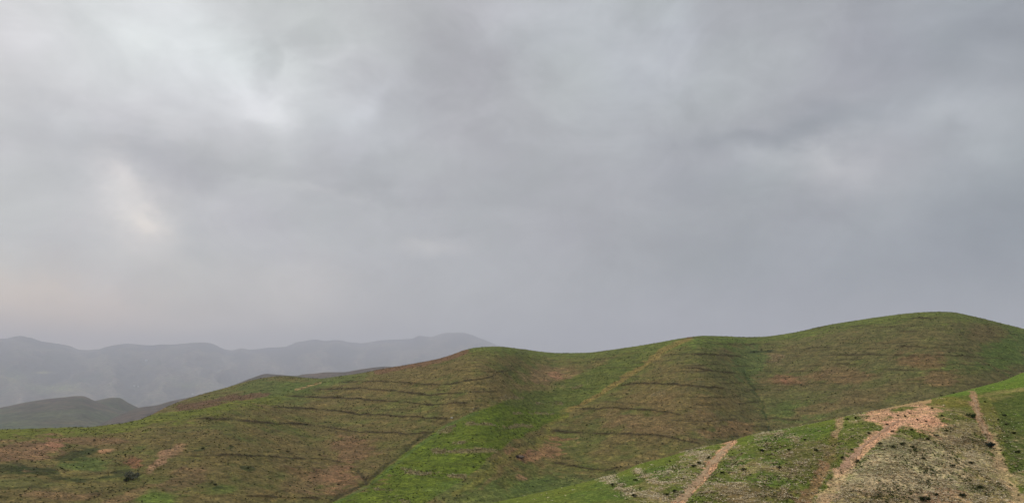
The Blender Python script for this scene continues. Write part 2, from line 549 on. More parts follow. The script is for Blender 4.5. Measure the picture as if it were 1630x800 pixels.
# brown lee of the second spur and of the middle crest
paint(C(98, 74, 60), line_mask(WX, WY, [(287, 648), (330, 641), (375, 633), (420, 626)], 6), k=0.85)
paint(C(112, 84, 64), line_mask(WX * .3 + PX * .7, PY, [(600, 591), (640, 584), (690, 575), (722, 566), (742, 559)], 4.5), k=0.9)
paint(C(150, 122, 88), line_mask(PX, PY, [(222, 663), (245, 655), (262, 648)], 3.0), k=0.7)
paint(C(168, 136, 98), line_mask(PX, PY + 1.5 * nfine, [(470, 620), (482, 617), (495, 613), (510, 609)], 1.3), k=0.6, n=.9)
STRAW = [([(690, 718), (702, 719), (718, 718), (745, 719), (790, 717)], 3.2, 0.9), ([(722, 707), (745, 703)], 2.2, 0.8),
         ([(700, 686), (718, 686)], 4.0, 0.7), ([(710, 680), (724, 678)], 2.0, 0.8),
         ([(745, 675), (790, 676), (812, 679), (832, 676), (845, 678)], 3.0, 0.75), ([(817, 658), (842, 657), (880, 658)], 2.0, 0.6),
         ([(640, 750), (670, 753), (715, 755), (740, 758)], 3.2, 0.85), ([(624, 751), (640, 748), (675, 754)], 2.6, 0.8),
         ([(600, 779), (628, 784)], 4.0, 0.7), ([(855, 641), (893, 641)], 2.2, 0.8), ([(752, 654), (758, 651)], 2.0, 0.7),
         ([(912, 618), (935, 610)], 2.2, 0.5), ([(610, 797), (650, 799)], 3, .6), ([(800, 634), (830, 633)], 3, .7),
         ([(1225, 572), (1245, 569)], 3, .5), ([(1038, 629), (1056, 628)], 4, .5)]
strawm = np.zeros_like(r_m)
for pts, wd, k in STRAW:
    mk = line_mask(PX + 5 * nmid, PY + 3 * nmid + 1.5 * nfine, pts, wd) * sstep(-.45, .15, nmid + .6 * nfine)
    strawm = np.maximum(strawm, mk * k)
    paint(C(142, 128, 92), mk, thr=.5, k=k * 0.8, n=0.9)
tw = line_mask(PX + 5 * nmid, PY + 3 * nfine, TRACK, 4.0)
paint(C(126, 108, 62), tw, k=0.75, n=.8)
paint(C(112, 106, 52), line_mask(WX, WY, [(905, 653), (870, 690), (820, 725), (770, 750), (730, 785)], 6), k=0.55)
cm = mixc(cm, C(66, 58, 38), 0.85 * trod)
# dark earth banks and shrubs of the ledges; painted shade on the gully sides
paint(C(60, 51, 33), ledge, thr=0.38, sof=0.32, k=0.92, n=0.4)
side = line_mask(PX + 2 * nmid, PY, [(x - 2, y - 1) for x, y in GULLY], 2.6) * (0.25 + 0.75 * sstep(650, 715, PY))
paint(C(54, 54, 30), side, thr=0.5, sof=.3, k=0.7, n=1.1)  # shadow edge of the gully, put into the ground colour
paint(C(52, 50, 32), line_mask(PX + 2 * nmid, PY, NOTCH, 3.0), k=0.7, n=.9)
paint(C(80, 98, 50), line_mask(PX, PY, [(x + 5, y + 4) for x, y in GULLY[4:]], 2.5), k=0.6)
paint(C(40, 56, 30), line_mask(PX + 9 * nmid, PY, GULLY2, 2.0) * sstep(-.5, .1, nfine + .3), thr=0.5, k=0.6, n=1.1)
paint(C(48, 58, 34), line_mask(PX, PY, [(1195, 560), (1210, 559), (1228, 558)], 2.0), k=.8, n=.7)
paint(C(62, 58, 36), line_mask(PX + 3 * nmid, PY, [(832, 562), (820, 580), (805, 592)], 8), k=.28)
# ground beyond the crest: the plain mix

cm_h = cm.copy()
M_HILL = ground_mat('hillside_ground', [(0.22, 0.6), (0.6, 0.9), (1.7, 0.9)], 0.5, 0.5, 0.8, 0.5, 0.22, (0.09, 0.75, 0.6))
hill = Sheet(az, r_m, z_m, (NN, NN + NA))
x_, y_, z_ = hill.xyz()
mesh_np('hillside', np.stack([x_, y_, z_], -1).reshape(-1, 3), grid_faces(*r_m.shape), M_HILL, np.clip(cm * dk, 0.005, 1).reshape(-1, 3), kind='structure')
PXh, PYh = dir_pix(az[:, None], z_m / r_m)

# =================================================================== NEAR SLOPE
az2 = az_cols(560, 1690, 1300, -100, 100, 60)
NC2 = len(az2)
FG = [(-900, 1150), (0, 950), (400, 870), (600, 835), (700, 816), (780, 800), (850, 785), (925, 768), (985, 752), (1020, 737), (1060, 727),
      (1100, 715), (1160, 702), (1200, 690), (1240, 683), (1300, 672), (1340, 663), (1400, 651), (1440, 643), (1500, 630),
      (1560, 615), (1600, 604), (1630, 592), (1720, 565), (2300, 520)]
tcf = curve_t(FG, az2)
rcf = curve_v([(-900, 70), (0, 90), (780, 108), (1160, 120), (1300, 124), (1390, 128), (1500, 142), (1630, 168), (2300, 200)], az2)
r0f = curve_v([(-900, 45), (0, 58), (780, 70), (1160, 78), (1500, 82), (1700, 84), (2300, 90)], az2)
t0f = np.minimum(pix_dir(np.full(NC2, 815.0), np.full(NC2, 842.0))[1], tcf - 0.04)
NA2, NB2, NN2 = 340, 40, 24
w2 = np.linspace(0, 1, NA2)[None, :]
ex = 1.75
rA = r0f[:, None] + (rcf - r0f)[:, None] * (1 - (1 - w2) ** (1 / ex))
tA = t0f[:, None] + (tcf - t0f)[:, None] * w2
zA = rA * tA
u = np.linspace(0.02, 1, NN2, endpoint=False)[None, :]
rN = r0f[:, None] * u
zN = -1.7 + (zA[:, :1] + 1.7) * u
dB = (np.linspace(0, 1, NB2 + 1)[1:] ** 2 * 300)[None, :] * np.ones((NC2, 1))
rB = rcf[:, None] + dB
zB = np.maximum(fall(zA[:, -1:], tcf[:, None], dB, 0.42, 30), -100)
r_f, z_f = np.concatenate([rN, rA, rB], 1), np.concatenate([zN, zA, zB], 1)
PX, PY = dir_pix(az2[:, None], z_f / r_f)
X, Y = r_f * np.sin(az2)[:, None], r_f * np.cos(az2)[:, None]
nfine, nmid, nbig = fbm(X / 1.3, Y / 1.3, 3, 101), fbm(X / 4.5, Y / 4.5, 4, 111), fbm(X / 16, Y / 16, 3, 121)
ntiny = fbm(X / 0.5, Y / 0.5, 2, 131)
WX, WY = PX + 20 * fbm(X / 7, Y / 7, 4, 141), PY + 9 * fbm(X / 7, Y / 7, 4, 151)
T1 = [(1166, 702), (1155, 712), (1143, 725), (1130, 743), (1112, 764), (1095, 782), (1076, 803)]
T2 = [(1432, 668), (1410, 682), (1395, 694), (1372, 712), (1352, 730), (1335, 750), (1315, 772), (1296, 790), (1284, 806)]
T3 = [(1340, 664), (1333, 678), (1325, 697), (1322, 715), (1312, 740), (1298, 765), (1284, 785), (1270, 804)]
T4 = [(1549, 628), (1553, 645), (1558, 662), (1568, 685), (1578, 705), (1590, 730), (1600, 755), (1614, 780), (1628, 804)]
dz = 0.16 * nmid + 0.07 * nfine + 0.35 * nbig + 0.03 * ntiny
for T, wd, dp in ((T1, 9, 0.25), (T2, 14, 0.30), (T3, 10, 0.22), (T4, 10, 0.2)):
    dz -= dp * line_mask(PX + 4 * nmid, PY, T, wd)
fr = np.concatenate([np.full((1, NN2), .4), np.clip((1 - w2) ** 0.4 + 0.15, 0, 1), np.full((1, NB2), .15)], 1)
z_f = z_f + dz * fr

olive, grass = C(98, 96, 56), C(93, 103, 40)
cm = mixc(np.ones(r_f.shape + (3,)) * C(90, 98, 44), C(112, 106, 64), sstep(-0.2, 0.5, nmid + 0.4 * nbig))
crest = PY - np.interp(PX, [p[0] for p in FG], [p[1] for p in FG])
straw_f = np.zeros_like(r_f)
soil_f = np.zeros_like(r_f)


def fgp(col, m, thr=0.42, sof=0.2, k=1.0, n=0.42):
    global cm
    mm = sstep(thr - sof, thr + sof, m + n * (0.55 * nmid + 0.5 * nfine + .2 * ntiny) * (m > 0.03))
    mm = np.clip(mm * k, 0, 1)
    cm = mixc(cm, col, mm)
    return mm


# left toe of the slope is all grass; the crest band is grass
fgp(grass, 1 - sstep(900, 1020, WX), k=0.9)
fgp(grass, np.exp(-np.maximum(crest - 1, 0) / (14 + 10 * sstep(1150, 1250, PX))) * (1 - sstep(1320, 1380, PX)), k=0.97, n=.25)
fgp(C(90, 110, 42), poly_mask(WX * .3 + PX * .7, WY * .3 + PY * .7, [(1370, 660), (1450, 640), (1500, 634), (1548, 625), (1640, 614), (1700, 600), (1700, 540), (1500, 600), (1370, 640)], 4), k=0.97, n=.2)
for b in [(1260, 692, 70, 13, 8), (985, 768, 50, 9, 12), (1050, 750, 30, 10, 0), (960, 790, 60, 10, 0), (1220, 765, 50, 12, 0), (1170, 735, 40, 8, 20), (1225, 735, 26, 7, 0)]:
    fgp(C(82, 98, 42), blob(WX, WY, *b), k=0.85)
fgp(C(112, 104, 50), blob(WX, WY, 1510, 640, 40, 10), k=0.7)
fgp(C(106, 100, 52), blob(WX, WY, 1580, 655, 30, 22), k=0.6)
fgp(C(70, 82, 40), poly_mask(WX, WY, [(1585, 640), (1640, 622), (1720, 615), (1720, 830), (1650, 830), (1625, 760), (1600, 710)], 12), k=0.75)
# straw-coloured dead grass
SB = [([(962, 760), (974, 762)], 5, .8), ([(985, 774), (1005, 785), (1027, 789), (1065, 795), (1085, 802)], 6, .85), ([(1018, 754), (1041, 764), (1060, 771)], 5, .85),
      ([(1040, 748), (1065, 744), (1090, 735)], 4, .6), ([(1100, 720), (1112, 722), (1128, 727)], 7, .8), ([(1138, 726), (1168, 724), (1180, 716)], 5, .6),
      ([(1140, 746), (1150, 752)], 5, .6), ([(1170, 744), (1195, 752), (1215, 770)], 7, .55), ([(1212, 690), (1245, 693), (1275, 702)], 5, .6),
      ([(1215, 710), (1228, 712)], 9, .65), ([(1248, 722), (1262, 726)], 6, .6), ([(1180, 790), (1230, 785), (1270, 780)], 9, .55), ([(1100, 790), (1150, 780)], 8, .5),
      ([(1020, 798), (1060, 780)], 5, .5), ([(1270, 740), (1300, 730), (1330, 700)], 9, .5), ([(1385, 656), (1372, 668)], 6, .6)]
for pts, wd, k in SB:
    straw_f = np.maximum(straw_f, 0.60 * k * line_mask(PX + 22 * nmid, PY + 12 * nmid, pts, wd * 1.4))
straw_f = np.maximum(straw_f, 0.30 * sstep(1030, 1080, WX) * sstep(2, 26, crest) * sstep(715, 745, WY))
for b in [(1460, 758, 118, 62, 0), (1530, 702, 60, 30, 0), (1400, 790, 90, 40, 0), (1565, 775, 56, 50, 0)]:
    straw_f = np.maximum(straw_f, blob(WX, WY, *b))
clus = fbm(X / 2.2, Y / 2.2, 3, 161)
straw_f = np.clip(straw_f + 0.6 * clus * sstep(.08, .3, straw_f) * (1 - 0.3 * sstep(1300, 1400, PX)), 0, 1)
fgp(C(150, 134, 96), straw_f, k=0.72, n=1.0)
fgp(C(180, 164, 132), blob(WX, WY, 1450, 752, 115, 60) * .95, k=0.72, n=.8)
fgp(C(74, 84, 50), blob(WX, WY, 1430, 712, 60, 12), k=0.55, n=.9)
fgp(C(66, 80, 40), blob(WX, WY, 1540, 775, 50, 8), k=0.55, n=.9)
fgp(C(100, 76, 60), blob(WX, WY, 1420, 790, 70, 12), k=0.5, n=.9)
fgp(C(92, 76, 54), blob(WX, WY, 1200, 785, 80, 18), k=0.55, n=.9)
fgp(C(88, 84, 48), blob(WX, WY, 1290, 730, 60, 30), k=0.6, n=.7)
fgp(C(92, 68, 56), blob(WX, WY, 1540, 705, 40, 6), k=0.5, n=.9)
for b in [(60 + 1340, 745, 30, 8, 0)]:
    fgp(C(72, 84, 44), blob(WX, WY, *b), k=0.5, n=.9)
# bare reddish earth
SO = C(198, 154, 124)
for b, k in [((1445, 662, 46, 14, 12), .95), ((1474, 671, 32, 16, 0), .92), ((1402, 660, 24, 8, 14), .8), ((1420, 680, 24, 10, 30), .7)]:
    soil_f = np.maximum(soil_f, fgp(SO, blob(WX, WY, *b), k=k, n=.9))
for T, wd, k, c in ((T1, 6, .8, SO), (T2[:6], 8, .9, SO), ([(1352, 730), (1338, 752), (1322, 775), (1308, 800)], 13, .75, C(168, 142, 112)), ([(1338, 668), (1334, 676), (1328, 690)], 6, .55, C(178, 142, 116)), (T3[2:6], 9, .3, C(112, 88, 62)), (T3[4:], 10, .5, C(150, 112, 88)),
                      (T4[:5], 6, .7, C(176, 138, 110)), (T4[4:], 9, .75, C(176, 150, 116))):
    soil_f = np.maximum(soil_f, fgp(c, line_mask(PX + 9 * nmid, PY + 4 * nfine, T, wd), k=k, n=.8))
fgp(C(176, 140, 106), line_mask(PX, PY + 2 * nfine, [(1385, 655), (1430, 645), (1480, 638)], 3), k=.7)
fgp(C(150, 130, 90), line_mask(PX, PY + 2 * nfine, [(1560, 629), (1600, 623), (1640, 618)], 2.5), k=.35, n=.9)
fgp(C(150, 108, 84), blob(WX, WY, 1500, 788, 40, 16), k=.5, n=.9)

trackm = 0.8 * np.maximum(np.maximum(line_mask(PX + 8 * nmid, PY, T4[4:], 9), line_mask(PX + 8 * nmid, PY, T2[3:], 8)), line_mask(PX + 5 * nmid, PY, T1, 6))
M_NEAR = ground_mat('near_slope_ground', [(0.9, .5), (2.2, 0.8), (5.5, 0.9)], 0.55, 0.7, 2.2, 0.16, 0.3)
near = Sheet(az2, r_f, z_f, (NN2, NN2 + NA2))
x_, y_, z_ = near.xyz()
mesh_np('near_slope', np.stack([x_, y_, z_], -1).reshape(-1, 3), grid_faces(*r_f.shape), M_NEAR, np.clip(cm * 1.2, 0.005, 1).reshape(-1, 3), kind='structure')
PXf, PYf = dir_pix(az2[:, None], z_f / r_f)

# =================================================================== FAR HILLS, MOUNTAIN, PLAIN
def far_sheet(name, pts, rc, rr0, tb, px0, px1, ncol, nrow, amp, sc, c1, c2, c3, S, L, zmin, seed, mat, back=3000, extra=None, ridged=False):
    a0, a1 = float(pix_dir(px0, HORIZ)[0]), float(pix_dir(px1, HORIZ)[0])
    a = np.linspace(a0, a1, ncol)
    tc = curve_t(pts, a)
    rc = rc * (1 + 0.05 * np.sin(a * 9 + seed))
    t_b = np.minimum(np.full(ncol, tb), tc - 0.004)
    ww = np.linspace(0, 1, nrow)[None, :]
    rA = rr0 + (rc - rr0)[:, None] * (1 - (1 - ww) ** (1 / 1.5))
    zA = rA * (t_b[:, None] + (tc - t_b)[:, None] * ww)
    dB = (np.linspace(0, 1, 25)[1:] ** 2 * back)[None, :] * np.ones((ncol, 1))
    rB = rc[:, None] + dB
    zB = np.maximum(fall(zA[:, -1:], tc[:, None], dB, S, L), zmin)
    r, z = np.concatenate([rA, rB], 1), np.concatenate([zA, zB], 1)
    X, Y = r * np.sin(a)[:, None], r * np.cos(a)[:, None]
    n = fbm(X / sc, Y / sc, 5, seed)
    if ridged:      # spurs and gullies run down the fall line
        n = fbm(a[:, None] * 20000 / (sc * .55) + 0.35 * n, r / (sc * 3.2), 5, seed)
    if ridged:
        n = 0.5 - 1.6 * np.abs(n)
    env = np.concatenate([np.maximum(np.sin(np.pi * np.clip(ww, 0, 1)).clip(0) ** 0.7, 0.14 * (ww > .5)), np.full((1, 24), .14)], 1)
    z = z + amp * n * env
    if ridged:
        z = z + 34 * (0.4 - np.abs(fbm(X / 520, Y / 520, 3, seed + 5)))
    nb = fbm(X / (sc * 1.3), Y / (sc * 1.3), 4, seed + 40)
    col = mixc(np.ones(r.shape + (3,)) * c1, c2, sstep(-0.25, 0.3, nb))
    col = mixc(col, c3, 0.7 * sstep(0.1, 0.45, fbm(X / (sc * .5), Y / (sc * .5), 4, seed + 60)))
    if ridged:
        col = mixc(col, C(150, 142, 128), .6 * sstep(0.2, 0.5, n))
        col = mixc(col, C(56, 60, 52), .6 * sstep(0.15, -0.25, n))  # relief contrast painted into the colour: paler rock ridges, darker gullies
    if extra is not None:
        px, py = dir_pix(a[:, None], z / r)
        col = extra(col, px, py, nb)
    s = Sheet(a, r, z, (0, nrow))
    x, y, zz = s.xyz()
    mesh_np(name, np.stack([x, y, zz], -1).reshape(-1, 3), grid_faces(*r.shape), mat, np.clip(col, .005, 1).reshape(-1, 3), kind='structure')
    return s


M_FAR = ground_mat('far_hill_ground', [(0.008, 0.8), (0.03, 0.9)], 0.6, 0.5, 0.03, 8.0, 0.4)
MTN = [(-1200, 545), (-500, 530), (-200, 552), (-60, 541), (0, 539.5), (10, 539), (34, 535.5), (50, 538), (70, 544.5), (95, 548), (110, 551),
       (125, 557), (137, 558.5), (152, 557), (180, 550), (205, 548), (235, 549), (270, 548.5), (300, 547), (318, 546), (335, 547), (345, 551),
       (360, 557), (370, 558.5), (383, 555), (395, 557), (425, 553.5), (452, 552), (470, 546), (485, 543), (504, 540.5), (515, 542), (535, 540.5), (555, 544),
       (575, 547), (610, 541.5), (655, 539.5), (668, 535), (685, 537), (700, 533), (712, 530.5), (735, 530), (748, 533), (770, 541), (795, 551), (850, 563), (1100, 575), (1800, 580)]


def mtn_extra(col, px, py, nb):
    col = mixc(col, C(196, 190, 140), blob(px, py, 70, 592.5, 11, 1.6) * .9)
    col = mixc(col, C(130, 140, 86), blob(px, py, 20, 600, 26, 10) * .5)
    col = mixc(col, C(130, 140, 86), blob(px, py, 100, 618, 40, 7) * .6)
    col = mixc(col, C(130, 140, 86), blob(px, py, 300, 612, 40, 5) * .4)
    return mixc(col, C(140, 132, 116), .3 * sstep(0.05, 0.3, fbm(px / 16, py / 8, 4, 5)) * sstep(570, 605, py))


mtn = far_sheet('mountain', MTN, 27000, 13500, pix_dir(815, 652)[1], -1100, 1500, 900, 170, 380, 2300, C(86, 86, 78), C(108, 102, 92), C(84, 92, 74), .45, 700,
                -540, 3, M_FAR, 6000, mtn_extra, True)
HB = [(-700, 690), (-300, 672), (-100, 660), (0, 648), (40, 640), (80, 634), (105, 631.5), (120, 629.8), (130, 629.8), (150, 637), (170, 645), (200, 655), (260, 670), (420, 700)]
HB2 = [(20, 700), (100, 655), (150, 638), (165, 634.5), (178, 632.3), (188, 632.3), (205, 641), (222, 649), (260, 664), (330, 690), (420, 700)]
HC = [(40, 735), (130, 690), (185, 662), (222, 648), (250, 644), (270, 638.5), (312, 629.5), (340, 622), (368, 613.5), (385, 607), (400, 601.5), (425, 594.5), (440, 595.5), (470, 597.5), (485, 595),
      (500, 594), (520, 592), (545, 592), (570, 588), (600, 584), (615, 583), (660, 590), (760, 610), (1000, 640)]


def hb_extra(col, px, py, nb):
    col = mixc(col, C(74, 88, 54), sstep(642, 662, py + 8 * nb) * .6)
    return mixc(col, C(110, 96, 74), blob(px, py, 95, 672, 60, 4) * .6)


far_sheet('hill', HB, 5400, 3750, pix_dir(815, 705)[1], -650, 420, 520, 150, 10, 160, C(88, 76, 66), C(76, 74, 56), C(80, 70, 62), .4, 90, -540, 13, M_FAR, 1500, hb_extra)
far_sheet('hill', HB2, 6100, 4950, pix_dir(815, 690)[1], 20, 420, 260, 110, 8, 160, C(74, 78, 52), C(84, 78, 62), C(68, 78, 48), .4, 90, -540, 17, M_FAR, 1500)


def hc_extra(col, px, py, nb):
    return mixc(col, C(112, 94, 82), blob(px, py, 510, 597, 30, 5) * .7)


far_sheet('ridge', HC, 4200, 2850, pix_dir(815, 700)[1], 40, 1000, 520, 110, 9, 150, C(84, 76, 66), C(92, 80, 70), C(76, 80, 56), .4, 80, -540, 23, M_FAR, 1500, hc_extra)

# plain far below, out to the horizon
ng = 97
ang = np.linspace(0, 2 * np.pi, ng)[:, None]
rad = np.concatenate([[0], np.geomspace(60, 36000, 60)])[None, :]
gx, gy = rad * np.sin(ang), rad * np.cos(ang)
gz = np.full_like(gx, -532.0) + 6 * fbm(gx / 900, gy / 900, 3, 70)
gc = mixc(np.ones(gx.shape + (3,)) * C(86, 90, 56), C(112, 98, 74), sstep(-.3, .3, fbm(gx / 700, gy / 700, 4, 72)))
mesh_np('ground', np.stack([gx, gy, gz], -1).reshape(-1, 3), grid_faces(*gx.shape), M_FAR, gc.reshape(-1, 3), kind='structure')

# =================================================================== TRACKS (draped strips)
def path_strip(name, sheet, pts, w0, w1, cols, mat, step, lift, seed, jag=0.5, ends=(1, 1)):
    p = np.array(pts, float)
    d = np.concatenate([[0], np.cumsum(np.hypot(*np.diff(p, axis=0).T))])
    s = np.linspace(0, d[-1], 80)
    wpts = [sheet.hit(np.interp(q_, d, p[:, 0]), np.interp(q_, d, p[:, 1])) for q_ in s]
    W = np.array([[v.x, v.y] for v in wpts])
    dw = np.concatenate([[0], np.cumsum(np.hypot(*np.diff(W, axis=0).T))])
    n = max(int(dw[-1] / step), 8)
    sw = np.linspace(0, dw[-1], n)
    cx, cy = np.interp(sw, dw, W[:, 0]), np.interp(sw, dw, W[:, 1])
    k = np.ones(9) / 9
    cx = np.convolve(np.pad(cx, 4, 'edge'), k, 'valid')
    cy = np.convolve(np.pad(cy, 4, 'edge'), k, 'valid')
    tx, ty = np.gradient(cx), np.gradient(cy)
    L = np.hypot(tx, ty) + 1e-9
    nx, ny = -ty / L, tx / L
    m = 11
    co, cc = [], []
    f = np.linspace(0, 1, n)
    base = w0 + (w1 - w0) * f
    ta = sstep(0, .08, f) if ends[0] else np.ones(n)
    tb_ = sstep(0, .08, 1 - f) if ends[1] else np.ones(n)
    lft = base * ta * tb_ * (0.5 + jag * gn(sw / 1.3, sw * 0, seed) + jag * .5 * gn(sw / .4, sw * 0, seed + 1)).clip(.08, 1.2)
    rgt = base * ta * tb_ * (0.5 + jag * gn(sw / 1.3, sw * 0 + 5.5, seed + 2) + jag * .5 * gn(sw / .4, sw * 0 + 3.3, seed + 3)).clip(.08, 1.2)
    for i in range(n):
        for j in range(m):
            o = -lft[i] + (lft[i] + rgt[i]) * j / (m - 1)
            x, y = cx[i] + nx[i] * o, cy[i] + ny[i] * o
            edge = abs(j / (m - 1) * 2 - 1)
            co.append((x, y, sheet.height(x, y) + lift * (1 - edge ** 3 * 1.6)))
            v = float(gn(np.array(x / 1.1), np.array(y / 1.1), seed + 8))
            cc.append(cols[0] * (0.5 + 0.5 * v) + cols[1] * (0.5 - 0.5 * v))
    fc = grid_faces(n, m)
    ctr = np.array(co)[fc].mean(1)
    ej = np.abs(((np.arange(len(fc)) % (m - 1)) + .5) / (m - 1) * 2 - 1)
    keep = fbm(ctr[:, 0] / .9, ctr[:, 1] / .9, 3, seed + 20) > -0.46 + 0.75 * ej ** 2
    o = mesh_np(name, np.array(co), fc[keep], mat, np.clip(np.array(cc), .005, 1), kind='structure')
    return o


M_PATH = ground_mat('bare_track_soil', [(2.5, 0.5), (8.0, 0.9)], 0.6, 0.45, 5.0, 0.08, 0.1)
path_strip('path', near, T1, 0.9, 1.3, (C(190, 164, 132), C(168, 138, 108)), M_PATH, 0.2, 0.05, 3)
path_strip('path', near, T2[:6], 0.6, 0.9, (C(196, 162, 134), C(172, 134, 108)), M_PATH, 0.2, 0.05, 13)
path_strip('path', near, T4[:5], 0.4, 0.55, (C(188, 160, 128), C(162, 132, 104)), M_PATH, 0.2, 0.04, 33, .7)
path_strip('path', hill, TRACK, 1.5, 1.3, (C(146, 118, 76), C(120, 106, 58)), M_PATH, 0.8, 0.12, 43, .8)

# =================================================================== GRASS (stuff)
def tufts(name, sheet, cand_px, cand_py, prob, n, hmin, hmax, wd, blades, c_list, cw, mat, lean=0.6):
    """merged dead-grass tussocks and low herbs standing on a sheet"""
    PXs, PYs = cand_px, cand_py
    rows = slice(*sheet.rows)
    pr = prob[:, rows]
    ra = sheet.r[:, rows]
    # weight by ground area so that tussocks spread evenly over the soil
    da = np.gradient(sheet.az)[:, None]
    dr = np.gradient(ra, axis=1)
    wgt = (pr * ra * da * dr).clip(0).ravel()
    wgt /= wgt.sum()
    idx = RNG.choice(len(wgt), n, p=wgt)
    ci, ri = np.unravel_index(idx, pr.shape)
    ri = ri + sheet.rows[0]
    fa, fb = RNG.random(n), RNG.random(n)
    ci2, ri2 = np.minimum(ci + 1, len(sheet.az) - 1), np.minimum(ri + 1, sheet.r.shape[1] - 1)
    A = sheet.az[ci] * (1 - fa) + sheet.az[ci2] * fa
    bl = lambda q_: (q_[ci, ri] * (1 - fa) + q_[ci2, ri] * fa) * (1 - fb) + (q_[ci, ri2] * (1 - fa) + q_[ci2, ri2] * fa) * fb
    Rr, Z = bl(sheet.r), bl(sheet.z)
    bx, by = Rr * np.sin(A), Rr * np.cos(A)
    h = hmin + (hmax - hmin) * RNG.random(n) ** 1.6
    cols = np.array(c_list)[RNG.choice(len(c_list), n, p=np.array(cw) / sum(cw))] * (0.75 + 0.5 * RNG.random((n, 1)))
    co = np.zeros((n, blades, 3, 3))
    for k in range(blades):
        th = RNG.random(n) * 6.283
        ln = h * lean * RNG.random(n) * 1.6
        px_, py_ = np.cos(th), np.sin(th)
        ww_ = wd * h * (0.7 + 0.6 * RNG.random(n))
        jx, jy = (RNG.random(n) - .5) * h * .7, (RNG.random(n) - .5) * h * .7
        hh = h * (0.6 + 0.4 * RNG.random(n))
        ox, oy = -py_ * ww_, px_ * ww_
        co[:, k, 0] = np.stack([bx + jx + ox, by + jy + oy, Z - 0.05 * h], -1)
        co[:, k, 1] = np.stack([bx + jx - ox, by + jy - oy, Z - 0.05 * h], -1)
        co[:, k, 2] = np.stack([bx + jx + px_ * ln, by + jy + py_ * ln, Z + hh], -1)
    nv = n * blades * 3
    return mesh_np(name, co.reshape(-1, 3), np.arange(nv).reshape(-1, 3), mat,
                   np.repeat(np.clip(cols, .004, 1), blades * 3, axis=0), smooth=False, kind='stuff')


M_TUFT = attr_mat('tussock_grass')
inview_f = ((PXf > 700) & (PXf < 1720) & (PYf < 840)).astype(float)
o = tufts('dry_grass', near, PXf, PYf, inview_f * (0.003 + np.clip(straw_f, 0, 1) ** 1.15 * (1 + 0.8 * (PXf < 1310))) * (1 - soil_f) * (1 - trackm) * sstep(-0.35, 0.3, nfine + .5 * nmid + .12), 20000, 0.05, 0.13, 0.40, 5,
          [C(224, 206, 172), C(204, 186, 150), C(180, 160, 126), C(232, 218, 188)], [3, 3, 1, 3], M_TUFT, lean=3.0)
o['label'], o['category'] = 'pale straw coloured dead grass tussocks speckling the near slope', 'grass'
o = tufts('low_herbs', near, PXf, PYf, inview_f * (0.008 + straw_f) * (1 - 0.9 * soil_f) * sstep(-0.3, 0.5, -nmid), 4500, 0.07, 0.18, 0.40, 5,
          [C(84, 96, 50), C(70, 80, 44), C(98, 106, 58), C(76, 72, 54)], [3, 2, 2, 1], M_TUFT, lean=1.3)
o['label'], o['category'] = 'dark green low herbs growing between the dead grass of the near slope', 'herbs'
o = tufts('pebbles', near, PXf, PYf, inview_f * soil_f ** 1.5, 3200, 0.03, 0.09, 0.8, 4,
          [C(206, 172, 142), C(150, 112, 88), C(104, 78, 60), C(92, 88, 56)], [3, 2, 2, 1], M_TUFT, lean=1.0)
o['label'], o['category'] = 'clods and small stones lying on the bare reddish earth and tracks of the near slope', 'pebbles'
inview_h = ((PXh > -40) & (PXh < 1670) & (PYh < 830)).astype(float)
hn = fbm(r_m * np.sin(az)[:, None] / 18, r_m * np.cos(az)[:, None] / 18, 3, 211)
o = tufts('dry_grass', hill, PXh, PYh, inview_h * np.clip(strawm, 0, 1) ** 1.2 + 1e-9, 4500, 0.15, 0.45, 0.35, 5,
          [C(176, 162, 124), C(152, 138, 102), C(190, 180, 150)], [3, 3, 1], M_TUFT, lean=1.5)
o['label'], o['category'] = 'pale dead grass growing in broken rows across the bright green swale', 'grass'
browness = (cm_h[..., 0] / np.maximum(cm_h[..., 1], 1e-4))
o = tufts('dry_grass', hill, PXh, PYh, inview_h * sstep(0.95, 1.5, browness) * sstep(-.3, .3, -hn), 16000, 0.12, 0.36, 0.5, 5,
          [C(140, 124, 88), C(124, 106, 74), C(112, 104, 64), C(150, 122, 94)], [3, 3, 3, 1], M_TUFT, lean=1.8)
o['label'], o['category'] = 'thin buff dead grass scattered over the brown parts of the terraced hillside', 'grass'
o = tufts('low_herbs', hill, PXh, PYh, inview_h * (0.22 + sstep(-.1, .5, hn)) * (1 + 3 * np.clip(ledge, 0, 1)), 26000, 0.15, 0.48, 0.5, 5,
          [C(74, 76, 44), C(60, 62, 36), C(78, 68, 46), C(84, 92, 48)], [3, 3, 2, 2], M_TUFT, lean=1.5)
o['label'], o['category'] = 'small dark tussocks and herbs scattered over the terraced hillside', 'herbs'

